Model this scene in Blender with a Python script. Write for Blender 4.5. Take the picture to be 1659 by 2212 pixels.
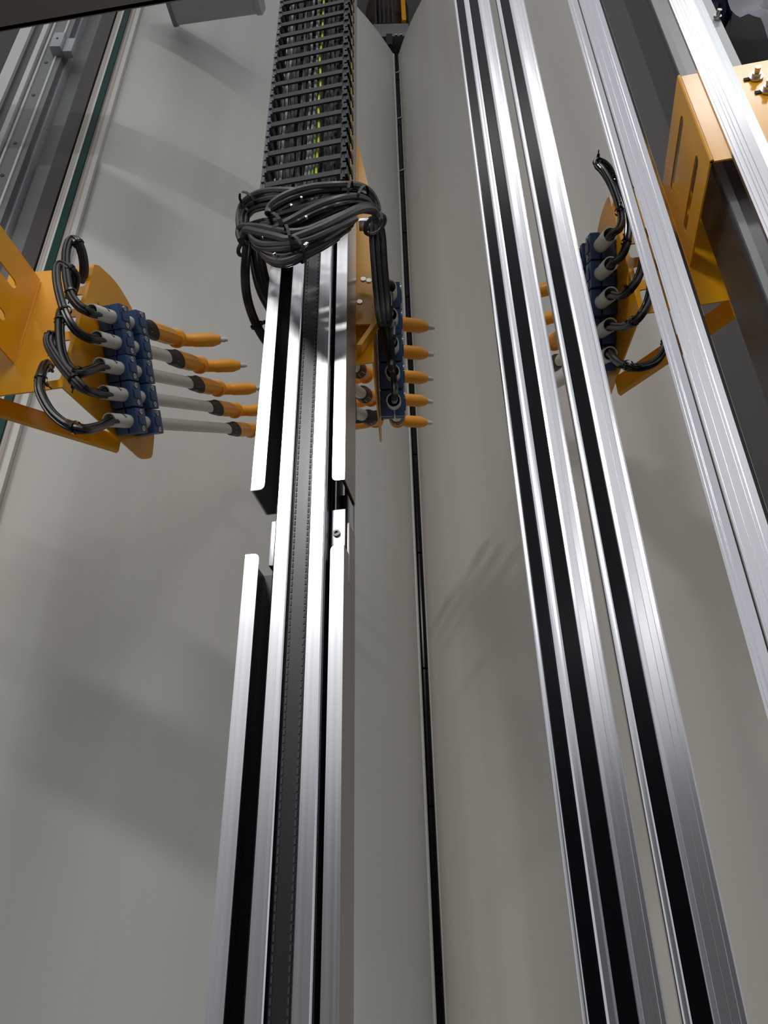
import bpy, bmesh, math, random
from mathutils import Vector, Matrix
from mathutils.geometry import tessellate_polygon
random.seed(7)
scn = bpy.context.scene
for o in list(bpy.data.objects): bpy.data.objects.remove(o)
COL = scn.collection
V = Vector
# ------------------------------------------------------------------ camera
IW, IH, FPX = 1659.0, 2212.0, 1661.0
VPX, VPY = 776.36, -1614.57                      # where the plumb lines of the photograph meet
upc = V((VPX - IW/2, IH/2 - VPY, -FPX)).normalized()
fwc = V((0, 0, -1))
yc = (fwc - upc*fwc.dot(upc)).normalized()
xc = yc.cross(upc)
RT = Matrix((xc, yc, upc))                       # camera -> world
cd = bpy.data.cameras.new('camera'); cam = bpy.data.objects.new('camera', cd); COL.objects.link(cam)
cam.matrix_world = RT.to_4x4()
cd.sensor_fit = 'VERTICAL'; cd.sensor_height = 36.0; cd.lens = 36.0*FPX/IH
cd.clip_start = 0.05; cd.clip_end = 200
scn.camera = cam
def ray(u, v): return RT @ V(((u-IW/2)/FPX, (IH/2-v)/FPX, -1.0))
def at(u, v, Y): r = ray(u, v); return r*(Y/r.y)
def aof(u, v): r = ray(u, v); return r.x/r.y
# ------------------------------------------------------------------ world, exposure, lamps
w = bpy.data.worlds.new('hall_light'); scn.world = w; w.use_nodes = True
w.node_tree.nodes['Background'].inputs[0].default_value = (0.93, 0.96, 1.0, 1)
w.node_tree.nodes['Background'].inputs[1].default_value = 0.55
vs = scn.view_settings
vs.view_transform = 'Standard'; vs.look = 'None'; vs.gamma = 1.0; vs.exposure = 0.14; vs.use_curve_mapping = False
LAMPS = [  # x, y, z, size x, size y, watt   (ceiling fixtures of the hall, built further down)
    (-2.85, -4.0, 4.9, 1.3, 0.5, 250), (1.6, -6.0, 5.0, 1.3, 0.4, 40),
    (-1.65, -10.4, 5.0, 0.8, 0.3, 16), (0.9, -8.2, 5.0, 2.4, 0.4, 60),
    (1.8, -3.0, 7.4, 2.0, 0.5, 80), (-0.8, -2.7, 7.4, 1.4, 0.5, 16),
]
for (lx, ly, lz, sx, sy, wt) in LAMPS:
    ld = bpy.data.lights.new('ceiling_lamp_light', 'AREA'); ld.shape = 'RECTANGLE'
    ld.size = sx; ld.size_y = sy; ld.energy = wt*1.0; ld.color = (1.0, 0.985, 0.96)
    lo = bpy.data.objects.new('ceiling_lamp_light', ld); COL.objects.link(lo); lo.location = (lx, ly, lz-0.03)

# ------------------------------------------------------------------ materials
def lin(c):
    c = c/255.0
    return c/12.92 if c <= 0.04045 else ((c+0.055)/1.055)**2.4
def rgb(r, g, b): return (lin(r), lin(g), lin(b), 1)
def mat(name, col, rough=0.5, metal=0.0, streak=0.0, streak_scale=(40, 40, 0.6), rvar=0.0, bump=0.0, bump_scale=(200, 200, 200), col2=None, spec=0.5, coat=0.0, trans=0.0):
    m = bpy.data.materials.new(name); m.use_nodes = True
    nt = m.node_tree; b = nt.nodes['Principled BSDF']
    b.inputs['Base Color'].default_value = col; b.inputs['Roughness'].default_value = rough; b.inputs['Metallic'].default_value = metal
    b.inputs['Specular IOR Level'].default_value = spec
    b.inputs['Coat Weight'].default_value = coat; b.inputs['Coat Roughness'].default_value = 0.12
    b.inputs['Transmission Weight'].default_value = trans
    tc = nt.nodes.new('ShaderNodeTexCoord')
    def noise(scale, detail=4):
        mp = nt.nodes.new('ShaderNodeMapping'); mp.inputs['Scale'].default_value = scale
        n = nt.nodes.new('ShaderNodeTexNoise'); n.inputs['Scale'].default_value = 1.0; n.inputs['Detail'].default_value = detail
        nt.links.new(tc.outputs['Object'], mp.inputs[0]); nt.links.new(mp.outputs[0], n.inputs['Vector'])
        return n
    if streak or rvar:
        n = noise(streak_scale)
        if streak:
            r = nt.nodes.new('ShaderNodeValToRGB')
            c2 = col2 or tuple(max(0, x*(1-streak)) for x in col[:3])+(1,)
            r.color_ramp.elements[0].color = c2; r.color_ramp.elements[0].position = 0.3
            r.color_ramp.elements[1].color = col; r.color_ramp.elements[1].position = 0.7
            nt.links.new(n.outputs[0], r.inputs[0]); nt.links.new(r.outputs[0], b.inputs['Base Color'])
        if rvar:
            mr = nt.nodes.new('ShaderNodeMapRange'); mr.inputs['To Min'].default_value = max(0, rough-rvar); mr.inputs['To Max'].default_value = rough+rvar
            nt.links.new(n.outputs[0], mr.inputs[0]); nt.links.new(mr.outputs[0], b.inputs['Roughness'])
    if bump:
        n2 = noise(bump_scale, 3)
        bp = nt.nodes.new('ShaderNodeBump'); bp.inputs['Strength'].default_value = bump; bp.inputs['Distance'].default_value = 0.002
        nt.links.new(n2.outputs[0], bp.inputs['Height']); nt.links.new(bp.outputs[0], b.inputs['Normal'])
    return m
M = {}
M['wall'] = mat('white_plastic_wall', (0.585, 0.58, 0.54, 1), 0.36, streak=0.10, streak_scale=(9, 9, 0.25), rvar=0.06, col2=(0.56, 0.545, 0.505, 1), bump=0.05, bump_scale=(60, 60, 12))
M['wallwarm'] = mat('warm_white_plastic_wall', (0.60, 0.572, 0.515, 1), 0.40, streak=0.1, streak_scale=(7, 7, 0.5), rvar=0.06, col2=(0.55, 0.505, 0.45, 1), bump=0.08, bump_scale=(60, 60, 14))  # right wall, a warmer beige than the left
M['alu'] = mat('brushed_aluminium', (0.80, 0.80, 0.82, 1), 0.24, 1.0, streak=0.06, streak_scale=(260, 260, 0.5), rvar=0.04)
M['alu2'] = mat('extruded_aluminium', (0.72, 0.71, 0.745, 1), 0.2, 1.0, streak=0.04, streak_scale=(420, 420, 0.35), rvar=0.025)
M['alu3'] = mat('matt_aluminium', (0.66, 0.69, 0.72, 1), 0.36, 1.0, streak=0.12, streak_scale=(300, 300, 0.4), rvar=0.05)
M['black'] = mat('gloss_black_plastic', (0.0025, 0.0025, 0.004, 1), 0.20, rvar=0.03, spec=0.12)
M['alub'] = mat('brown_reflection_aluminium', (0.46, 0.42, 0.41, 1), 0.30, 1.0, streak=0.08, streak_scale=(200, 200, 0.5), rvar=0.04)  # aluminium browned and darkened to imitate dim reflections on the mast sides
M['innershade'] = mat('inner_shade_black', (0.012, 0.012, 0.014, 1), 0.32, spec=0.4, rvar=0.04)  # black put in for the dark reflections inside the mast covers
M['rubber'] = mat('black_rubber_belt', (0.007, 0.007, 0.009, 1), 0.33, rvar=0.05, spec=0.6)
M['seam'] = mat('grey_belt_seam', (0.028, 0.028, 0.032, 1), 0.45, rvar=0.04)
M['orange'] = mat('orange_paint', (0.86, 0.385, 0.006, 1), 0.28, rvar=0.05, streak=0.06, streak_scale=(5, 5, 5), bump=0.05, bump_scale=(300, 300, 300), coat=0.15)
M['gunorange'] = mat('orange_gun_plastic', (0.86, 0.36, 0.02, 1), 0.38, streak=0.08, streak_scale=(14, 14, 14), rvar=0.05)
M['blue'] = mat('blue_clamp_plastic', (0.032, 0.080, 0.20, 1), 0.42, rvar=0.05, streak=0.15, streak_scale=(30, 30, 30))
M['tube'] = mat('white_plastic_tube', (0.66, 0.66, 0.60, 1), 0.38, rvar=0.05, streak=0.05, streak_scale=(12, 12, 12))
M['collar'] = mat('black_collar', (0.016, 0.014, 0.013, 1), 0.5, rvar=0.05)
M['tip'] = mat('pale_nozzle_tip', (0.6, 0.6, 0.6, 1), 0.35, rvar=0.05)
M['cable'] = mat('black_cable', (0.010, 0.0095, 0.010, 1), 0.36, rvar=0.08, streak=0.2, streak_scale=(40, 40, 40))
M['cableg'] = mat('grey_cable', (0.048, 0.047, 0.047, 1), 0.40, rvar=0.08, streak=0.2, streak_scale=(40, 40, 40))
M['hose'] = mat('glossy_black_hose', (0.008, 0.008, 0.009, 1), 0.14, rvar=0.03)
M['cablel'] = mat('light_grey_cable', (0.26, 0.28, 0.30, 1), 0.42, rvar=0.05)
M['cabley'] = mat('yellow_cable', (0.62, 0.58, 0.03, 1), 0.42, rvar=0.05)
M['cablegr'] = mat('green_cable', (0.16, 0.42, 0.05, 1), 0.42, rvar=0.05)
M['chain'] = mat('black_chain_plastic', (0.008, 0.008, 0.0105, 1), 0.42, spec=0.35, rvar=0.06, streak=0.15, streak_scale=(60, 60, 60))
M['chainside'] = mat('lit_chain_plastic', (0.085, 0.087, 0.095, 1), 0.34, rvar=0.06)  # paler chain plastic, light on the left links put into the colour
M['yellowtab'] = mat('yellow_brown_tab', (0.50, 0.27, 0.02, 1), 0.5, rvar=0.05)
M['brown'] = mat('brown_frame_paint', (0.050, 0.040, 0.035, 1), 0.5, rvar=0.05, streak=0.2, streak_scale=(12, 12, 0.8))
M['grey'] = mat('grey_post_paint', (0.20, 0.21, 0.21, 1), 0.42, rvar=0.06, streak=0.12, streak_scale=(10, 10, 3))
M['greyd'] = mat('dark_grey_steel', (0.10, 0.10, 0.105, 1), 0.34, 0.6, rvar=0.06, streak=0.15, streak_scale=(20, 20, 1))
M['greyl'] = mat('pale_grey_paint', (0.42, 0.44, 0.46, 1), 0.4, rvar=0.05, streak=0.06, streak_scale=(12, 12, 2))
M['beige'] = mat('streaky_beige_edge', (0.56, 0.52, 0.46, 1), 0.5, rvar=0.05, streak=0.5, streak_scale=(120, 120, 0.5), col2=(0.24, 0.19, 0.155, 1))
M['trimw'] = mat('white_edge_trim', (0.66, 0.66, 0.63, 1), 0.4, rvar=0.05, streak=0.06, streak_scale=(30, 30, 0.6))
M['green'] = mat('dark_green_seal', (0.012, 0.055, 0.043, 1), 0.5, spec=0.15, rvar=0.06, streak=0.15, streak_scale=(20, 20, 2))
M['steel'] = mat('zinc_bolt', (0.62, 0.61, 0.58, 1), 0.3, 1.0, rvar=0.06)
M['chrome'] = mat('shiny_metal_clip', (0.85, 0.85, 0.85, 1), 0.12, 1.0, rvar=0.03)
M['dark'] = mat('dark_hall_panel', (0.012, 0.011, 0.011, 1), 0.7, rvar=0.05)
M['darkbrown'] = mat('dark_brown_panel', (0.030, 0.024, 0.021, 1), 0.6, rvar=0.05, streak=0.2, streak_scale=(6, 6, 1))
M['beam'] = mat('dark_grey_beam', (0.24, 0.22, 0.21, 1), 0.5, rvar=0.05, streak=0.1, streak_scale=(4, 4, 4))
M['bag'] = mat('white_plastic_sheet', (0.72, 0.73, 0.78, 1), 0.3, rvar=0.06, streak=0.08, streak_scale=(9, 9, 9))
M['bluecloth'] = mat('dark_blue_cloth', (0.012, 0.022, 0.085, 1), 0.6, rvar=0.06)
M['concrete'] = mat('concrete_floor', (0.16, 0.155, 0.15, 1), 0.6, rvar=0.08, streak=0.2, streak_scale=(2, 2, 2))
M['hallc'] = mat('hall_ceiling_paint', (0.55, 0.55, 0.55, 1), 0.7, rvar=0.05, streak=0.1, streak_scale=(1, 1, 1))
M['hallw'] = mat('hall_wall_paint', (0.13, 0.13, 0.135, 1), 0.7, rvar=0.05, streak=0.2, streak_scale=(0.6, 0.6, 0.6))
M['rust'] = mat('brown_metal_drum', (0.085, 0.058, 0.045, 1), 0.45, 0.4, rvar=0.08, streak=0.4, streak_scale=(14, 14, 3))
M['ink'] = mat('black_print', (0.02, 0.02, 0.02, 1), 0.6, rvar=0.05)
def emis(name, col, s):
    m = bpy.data.materials.new(name); m.use_nodes = True; nt = m.node_tree
    b = nt.nodes['Principled BSDF']; b.inputs['Base Color'].default_value = (0.8, 0.8, 0.8, 1)
    b.inputs['Emission Color'].default_value = col; b.inputs['Emission Strength'].default_value = s
    return m
M['glow'] = emis('lamp_diffuser_glow', (1.0, 0.97, 0.93, 1), 1.0)

# ------------------------------------------------------------------ helpers
def link(name, me, m, parent=None):
    o = bpy.data.objects.new(name, me); COL.objects.link(o)
    if m is not None and not me.materials: me.materials.append(m)
    if parent is not None: o.parent = parent
    return o
def from_bm(name, bm, m, parent=None, smooth=False):
    bmesh.ops.recalc_face_normals(bm, faces=bm.faces)
    me = bpy.data.meshes.new(name); bm.to_mesh(me); bm.free()
    if smooth:
        me.polygons.foreach_set('use_smooth', [True]*len(me.polygons))
        try: me.set_sharp_from_angle(angle=math.radians(35))
        except Exception: pass
    return link(name, me, m, parent)
def thing(name, label, cat, group=None, loc=None):
    o = bpy.data.objects.new(name, None); COL.objects.link(o); o.empty_display_size = 0.05
    tag(o, label, cat, group); return o
def tag(o, label, cat, group=None):
    o['label'] = label; o['category'] = cat
    if group: o['group'] = group
    return o
def struct(o, label=None, cat=None):
    o['kind'] = 'structure'
    if label: o['label'] = label
    if cat: o['category'] = cat
    return o
def extrude_plan(bm, pts, z0, z1, closed=True):
    """plan polygon pts [(x,y)] lifted from z0 to z1"""
    n = len(pts)
    a = [bm.verts.new((p[0], p[1], z0)) for p in pts]; b = [bm.verts.new((p[0], p[1], z1)) for p in pts]
    for i in range(n):
        j = (i+1) % n
        bm.faces.new((a[i], a[j], b[j], b[i]))
    tris = tessellate_polygon([[V((p[0], p[1], 0)) for p in pts]])
    for t in tris:
        bm.faces.new([a[k] for k in t]); bm.faces.new([b[k] for k in reversed(t)])
def plan(name, pts, z0, z1, m, parent=None):
    bm = bmesh.new(); extrude_plan(bm, pts, z0, z1); return from_bm(name, bm, m, parent)
def bx(bm, o, ex, ey, ez):
    """box from corner o with edge vectors"""
    vs_ = [bm.verts.new(o + ex*i + ey*j + ez*k) for k in (0, 1) for j in (0, 1) for i in (0, 1)]
    for f in ((0, 1, 3, 2), (4, 6, 7, 5), (0, 4, 5, 1), (2, 3, 7, 6), (0, 2, 6, 4), (1, 5, 7, 3)):
        bm.faces.new([vs_[k] for k in f])
def box(name, o, ex, ey, ez, m, parent=None, bevel=0.0):
    bm = bmesh.new(); bx(bm, o, ex, ey, ez)
    if bevel: bmesh.ops.bevel(bm, geom=list(bm.edges), offset=bevel, segments=2, affect='EDGES', profile=0.6)
    return from_bm(name, bm, m, parent, smooth=bool(bevel))
def frame_of(d):
    d = d.normalized(); h = V((0, 0, 1)) if abs(d.z) < 0.9 else V((1, 0, 0))
    a = d.cross(h).normalized(); return d, a, a.cross(d).normalized()
def lathe(bm, o, d, prof, n=20, cap=True, shear=None):
    """prof: [(s, r)] along d ; shear: (vector, index) tilts ring index"""
    d, a, b = frame_of(d); rings = []
    for i, (s, r) in enumerate(prof):
        ring = []
        for k in range(n):
            t = 2*math.pi*k/n; off = a*math.cos(t)+b*math.sin(t)
            sh = 0.0
            if shear and i in shear[1]: sh = shear[0].dot(off)*r
            ring.append(bm.verts.new(o + d*(s+sh) + off*r))
        rings.append(ring)
    for i in range(len(rings)-1):
        for k in range(n):
            j = (k+1) % n; bm.faces.new((rings[i][k], rings[i][j], rings[i+1][j], rings[i+1][k]))
    if cap: bm.faces.new(rings[0]); bm.faces.new(rings[-1])
def catmull(pts, sub=6):
    P = [pts[0]*2-pts[1]] + list(pts) + [pts[-1]*2-pts[-2]]; out = []
    for i in range(1, len(P)-2):
        p0, p1, p2, p3 = P[i-1:i+3]
        for k in range(sub):
            t = k/sub
            out.append(0.5*((2*p1)+(p2-p0)*t+(2*p0-5*p1+4*p2-p3)*t*t+(3*p1-p0-3*p2+p3)*t**3))
    out.append(P[-2]); return out
def frames(path):
    T = [(path[min(i+1, len(path)-1)]-path[max(i-1, 0)]).normalized() for i in range(len(path))]
    _, a, _b = frame_of(T[0]); fr = []
    for t in T:
        a = (a - t*a.dot(t)).normalized(); fr.append((t, a, t.cross(a)))
    return fr
def sweep(bm, path, r, n=8, off=(0, 0), twist=0.0):
    fr = frames(path); rings = []
    for i, (p, (t, a, b)) in enumerate(zip(path, fr)):
        ph = twist*i/len(path); c, s = math.cos(ph), math.sin(ph)
        q = p + a*(off[0]*c-off[1]*s) + b*(off[0]*s+off[1]*c)
        rings.append([bm.verts.new(q + a*(r*math.cos(2*math.pi*k/n)) + b*(r*math.sin(2*math.pi*k/n))) for k in range(n)])
    for i in range(len(rings)-1):
        for k in range(n):
            j = (k+1) % n; bm.faces.new((rings[i][k], rings[i][j], rings[i+1][j], rings[i+1][k]))
    bm.faces.new(rings[0]); bm.faces.new(rings[-1])
def tube(name, path, r, m, parent=None, n=8, off=(0, 0), twist=0.0):
    bm = bmesh.new(); sweep(bm, path, r, n, off, twist); return from_bm(name, bm, m, parent, smooth=True)
def tie(name, path, i, R, parent):
    """a cable tie round a bundle at path index i"""
    i = max(1, min(len(path)-2, i)); fr = frames(path)[i]; p = path[i]; t, a, b = fr
    bm = bmesh.new(); lathe(bm, p - t*0.003, t, [(0, R), (0.006, R)], 12, cap=False)
    lathe(bm, p - t*0.003, t, [(0, R-0.0015), (0.006, R-0.0015)], 12, cap=False)
    bx(bm, p + a*R - t*0.004 - b*0.003, a*0.007, b*0.006, t*0.008)
    bx(bm, p + a*(R+0.006) - t*0.002 - b*0.0015, a*0.012, b*0.003, t*0.0015)
    return from_bm(name, bm, M['hose'], parent)
def plate(name, outer, holes, o, ex, ey, th, m, parent=None):
    """flat sheet: 2D loops in the frame o, ex, ey; thickness th along ex x ey"""
    bm = bmesh.new(); nrm = ex.cross(ey).normalized(); loops = []
    def mk(off):
        ls = []
        for lp in [outer]+holes:
            ls.append([bm.verts.new(o + ex*p[0] + ey*p[1] + nrm*off) for p in lp])
        return ls
    A = mk(0.0); B = mk(th)
    tris = tessellate_polygon([[V((p[0], p[1], 0)) for p in lp] for lp in [outer]+holes])
    fa = [v for lp in A for v in lp]; fb = [v for lp in B for v in lp]
    for t in tris:
        try: bm.faces.new([fa[k] for k in t]); bm.faces.new([fb[k] for k in reversed(t)])
        except ValueError: pass
    for la, lb in zip(A, B):
        n = len(la)
        for i in range(n):
            j = (i+1) % n; bm.faces.new((la[i], la[j], lb[j], lb[i]))
    return from_bm(name, bm, m, parent)
def rounded(pts, r, seg=4):
    out = []; n = len(pts)
    for i in range(n):
        p = V(pts[i][:2]); a = V(pts[i-1][:2]); b = V(pts[(i+1) % n][:2]); rr = pts[i][2] if len(pts[i]) > 2 else r
        if rr <= 0: out.append(tuple(p)); continue
        d0 = (a-p); d1 = (b-p); rr = min(rr, d0.length*0.45, d1.length*0.45)
        q0 = p + d0.normalized()*rr; q1 = p + d1.normalized()*rr
        for k in range(seg+1):
            t = k/seg; out.append(tuple(q0*(1-t)**2 + p*2*t*(1-t) + q1*t*t))
    return out
def slot2d(x0, y0, x1, y1, r, seg=5):
    """stadium between two points"""
    d = V((x1-x0, y1-y0)).normalized(); n = V((-d.y, d.x)); out = []
    for c, s in ((V((x1, y1)), 1), (V((x0, y0)), -1)):
        for k in range(seg+1):
            t = -math.pi/2 + math.pi*k/seg
            out.append(tuple(c + (d*math.cos(t)*s + n*math.sin(t)*s)*r))
    return out
def prot(deg): a = math.radians(deg); return V((math.cos(a), -math.sin(a), 0)), V((math.sin(a), math.cos(a), 0))
R10, M10 = prot(10.0)                            # the plant's own lateral and depth axes
UP = V((0, 0, 1)); ZF = -1.6
def t_of(a, o, r, m, d):
    """offset along r (at depth d along m from o) whose bearing x/y equals a"""
    px, py = o.x + m.x*d, o.y + m.y*d
    return (a*py - px)/(r.x - a*r.y)

# ------------------------------------------------------------------ the booth shell
AP = V((0.173, 3.40, 0)); HT = 6.42
def bez(p0, p1, p2, n=28):
    return [p0*(1-t)**2 + p1*2*t*(1-t) + p2*t*t for t in [k/n for k in range(n+1)]]
gl = V((AP.x-0.015, AP.y+0.004, 0)); gr = V((AP.x+0.015, AP.y+0.004, 0))
LE = V((-0.606*2.25, 2.25, 0)); RE = V((0.572*2.2, 2.2, 0))
cl = bez(gl, V((-0.34, 2.62, 0)), LE); cr = bez(gr, V((0.42, 2.62, 0)), RE)
def shell(name, curve, side, m):
    outs = []
    for i, p in enumerate(curve):
        t = (curve[min(i+1, len(curve)-1)] - curve[max(i-1, 0)]).normalized()
        n = V((-t.y, t.x, 0))*side; outs.append(p + n*0.03)
    bm = bmesh.new(); extrude_plan(bm, [tuple(p[:2]) for p in curve] + [tuple(p[:2]) for p in reversed(outs)], ZF, HT)
    o = from_bm(name, bm, m, None, smooth=True); return struct(o)
shell('wall_left', cl, -1, M['wall']); shell('wall_right', cr, 1, M['wallwarm'])
# turned edges of the two shells beside the suction slit
for nm, g, s in (('trim_1', gl, -1), ('trim_2', gr, 1)):
    c = V((g.x + s*0.010, g.y-0.010, 0)); pts = [(c.x + 0.010*math.cos(t*math.pi/5), c.y + 0.010*math.sin(t*math.pi/5)) for t in range(10)]
    struct(plan(nm, pts, ZF, HT, M['wall']))
# black sealing strip in the slit, 0.6 m lengths with joints
seal = thing('sealing_strip', 'thin black sealing strip in the slit between the two white booth walls', 'seal')
zs = 0.007*3.4 - 0.602*2; k = 0
proto = None
while zs < HT-0.05:
    z1 = min(zs+0.592, HT)
    pts = [(AP.x + 0.013*math.cos(t*math.pi/6), AP.y - 0.004 + 0.012*math.sin(t*math.pi/6)) for t in range(12)]
    plan('strip_length', pts, zs, z1, M['black'], seal); zs += 0.602
for zc in (1.8015, 1.620, 1.435):
    box('clip', V((AP.x-0.014, AP.y-0.022, zc*3.4)), V((0.034, 0, 0.02)), V((0, 0.01, 0)), V((0, 0, 0.008)), M['greyl'], seal)
plan('backing', [(AP.x-0.03, AP.y+0.03), (AP.x+0.03, AP.y+0.03), (AP.x+0.03, AP.y+0.05), (AP.x-0.03, AP.y+0.05)], ZF, HT, M['dark'], seal)
# floor, hall ceiling, dark surroundings
def slab(name, x0, x1, y0, y1, z0, z1, m):
    return struct(box(name, V((x0, y0, z0)), V((x1-x0, 0, 0)), V((0, y1-y0, 0)), V((0, 0, z1-z0)), m))
slab('floor', -9, 9, -12, 6, ZF-0.1, ZF, M['concrete'])
slab('ceiling', -9, 9, 1.9, 6, 8.4, 8.5, M['hallc'])
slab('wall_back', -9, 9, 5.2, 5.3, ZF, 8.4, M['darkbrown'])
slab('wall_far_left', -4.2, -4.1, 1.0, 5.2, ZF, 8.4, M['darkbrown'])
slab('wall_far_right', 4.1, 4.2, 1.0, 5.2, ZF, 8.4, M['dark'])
slab('wall_hall', -9, 9, -12.1, -12.0, ZF, 3.6, M['hallw'])
# frame strips left of the left shell: (bearing near, bearing far, y, depth, material)
tn = 3
def strip(a0, a1, y, dep, m, z0=ZF, z1=HT, skew=0.0):
    global tn
    pts = [(a0*y, y), (a1*(y+skew), y+skew), (a1*(y+skew)+0.0, y+skew+dep), (a0*y, y+dep)]
    o = struct(plan('trim_%d' % tn, pts, z0, z1, m)); tn += 1; return o
strip(-0.622, -0.606, 2.235, 0.05, M['beige']); strip(-0.606, -0.596, 2.230, 0.02, M['wall'])
strip(-0.637, -0.622, 2.226, 0.07, M['green'])
strip(-0.641, -0.637, 2.222, 0.05, M['trimw']); strip(-0.652, -0.641, 2.225, 0.05, M['beige'])
strip(-0.657, -0.652, 2.235, 0.05, M['dark'])
strip(-0.690, -0.657, 2.222, 0.08, M['brown'])
strip(-0.735, -0.690, 2.28, 0.06, M['grey']); strip(-0.750, -0.735, 2.24, 0.05, M['greyl'])
strip(-0.753, -0.750, 2.27, 0.05, M['dark'])
# grey steel post with two bead lines and bolt heads
post = thing('steel_post', 'grey steel post with two thin bright beads beside the left booth edge', 'post')
yP = 2.20
plan('web', [(-0.806*yP, yP), (-0.753*yP, yP), (-0.753*yP, yP+0.08), (-0.806*yP, yP+0.08)], ZF, HT, M['grey'], post)
for a in (-0.800, -0.767):
    plan('bead', [((a-0.0022)*yP, yP-0.006), ((a+0.0022)*yP, yP-0.006), ((a+0.0022)*yP, yP+0.002), ((a-0.0022)*yP, yP+0.002)], ZF, HT, M['trimw'], post)
for i, zz in enumerate((4.15, 3.85, 3.45, 3.2)):
    bm = bmesh.new(); lathe(bm, V((-0.786*yP, yP+0.001, zz)), V((0, -1, 0)), [(0, 0.010), (0.004, 0.010), (0.004, 0.005)], 10)
    from_bm('bolt', bm, M['greyd'], post)
lp = thing('aluminium_post', 'bright aluminium post with a dark groove at the far left edge', 'post')  # white flanges stand in for lamp light reflected by bare aluminium
for a0, a1, m in ((-0.816, -0.828, 'trimw'), (-0.828, -0.856, 'greyd'), (-0.856, -0.884, 'trimw')):
    d = 0.02 if m == 'greyd' else 0.0
    plan('flange' if m != 'greyd' else 'groove', [(a1*2.18, 2.18+d), (a0*2.18, 2.18+d), (a0*2.18, 2.26), (a1*2.18, 2.26)], ZF, HT, M['trimw'] if m == 'trimw' else M['greyd'], lp)
strip(-1.02, -0.884, 2.3, 0.06, M['brown'])
# sensor box on the left post
sb = thing('sensor_box', 'small pale six-sided sensor box on the grey post, upper left', 'sensor')
c0 = at(118, 112, 2.20)
box('housing', c0 + V((0, 0, -0.05)), V((0.06, 0, 0)), V((0, -0.055, 0)), V((0, 0, 0.14)), M['greyl'], sb, bevel=0.006)
box('cover', c0 + V((0.062, 0.005, -0.06)), V((0.05, 0, 0)), V((0, -0.04, 0)), V((0, 0, 0.13)), M['greyl'], sb, bevel=0.008)
box('screw', c0 + V((0.025, -0.055, 0.02)), V((0.01, 0, 0)), V((0, -0.004, 0)), V((0, 0, 0.01)), M['greyd'], sb, bevel=0.001)
# right frame
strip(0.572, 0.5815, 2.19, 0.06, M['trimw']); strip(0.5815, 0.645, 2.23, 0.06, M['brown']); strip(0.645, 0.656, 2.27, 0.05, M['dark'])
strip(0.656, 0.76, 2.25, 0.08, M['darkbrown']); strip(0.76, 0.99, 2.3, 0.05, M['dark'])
# beam and lamp housing, upper left
b0 = at(0, 70, 1.75); zb = b0.z; rb = ray(400, 0); b1 = rb*(zb/rb.z); bd = (b1-b0); bd.z = 0; bd.normalize(); bn = V((-bd.y, bd.x, 0))
if bn.y < 0: bn = -bn
bo = thing('overhead_beam', 'dark grey overhead beam crossing the upper left corner', 'beam')
bm_l = 0.8 + (b1-b0).length*1.25
box('lower_flange', b0 - bd*0.8 - bn*0.17, bd*bm_l, bn*0.17, UP*0.012, M['beam'], bo, bevel=0.002)
box('web', b0 - bd*0.8 - bn*0.02, bd*bm_l, bn*0.015, UP*0.25 , M['beam'], bo)
box('upper_flange', b0 - bd*0.8 - bn*0.17 + UP*0.25, bd*bm_l, bn*0.17, UP*0.012, M['beam'], bo)
lh = thing('lamp_housing', 'pale grey rounded lamp housing hanging behind the overhead beam', 'lamp')
Ylh = 2.27
q0 = at(383, 57, Ylh); zl = q0.z
def atz(u, v, z): r = ray(u, v); return r*(z/r.z)
q1 = atz(555, 33, zl); ld_ = (q1-q0); ld_.z = 0; Ll = ld_.length; ld_.normalize(); ln = V((-ld_.y, ld_.x, 0))
if ln.y < 0: ln = -ln
# end profile in (ln, UP)
prof = rounded([(0.0, 0.0, 0.03), (-0.20, 0.0, 0.03), (-0.24, 0.16, 0.02), (0.04, 0.16, 0.02)], 0.02)
plate('housing', prof, [], q0, ln, UP, -Ll if ln.cross(UP).dot(ld_) < 0 else Ll, M['greyl'], lh)
plate('end_cap', rounded([(0.006, -0.006, 0.03), (-0.206, -0.006, 0.03), (-0.246, 0.166, 0.02), (0.046, 0.166, 0.02)], 0.02), [], q1, ln, UP, -0.03 if ln.cross(UP).dot(ld_) < 0 else 0.03, M['greyl'], lh)
plate('end_cap', rounded([(0.006, -0.006, 0.03), (-0.206, -0.006, 0.03), (-0.246, 0.166, 0.02), (0.046, 0.166, 0.02)], 0.02), [], q0, ln, UP, 0.02 if ln.cross(UP).dot(ld_) < 0 else -0.02, M['grey'], lh)
for kk in (0.02, 0.26):
    box('hanger', q0 + ld_*(Ll*0.2 + kk) - ln*0.16 + UP*0.158, ld_*0.02, ln*0.02, UP*(8.4-zl-0.158), M['grey'], lh)
# head of the suction slit
sh = thing('suction_head', 'brown motor drum with an orange stripe above the top of the suction slit', 'machine')
Yh = 3.35
p0 = at(806, 76, Yh); p1 = at(884, 72, Yh)
box('grey_plate', V((p0.x, Yh, p0.z-0.02)), V((p1.x-p0.x, -0.0, 0)), V((0, 0.25, 0)), UP*0.20, M['grey'], sh, bevel=0.008)
p2 = at(790, 38, Yh)
bm = bmesh.new(); lathe(bm, V(((p0.x+p1.x)/2-0.02, Yh+0.2, p0.z+0.18)), UP, [(0, 0.15), (0.02, 0.17), (0.25, 0.17), (0.27, 0.19), (0.6, 0.19)], 24)
from_bm('drum', bm, M['rust'], sh, smooth=True)
for k in range(5):
    x = p0.x + 0.02 + k*0.035
    box('rib', V((x, Yh-0.0, p0.z+0.19)), V((0.012, 0, 0)), V((0, 0.05, 0)), UP*0.5, M['greyd'], sh)
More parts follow.
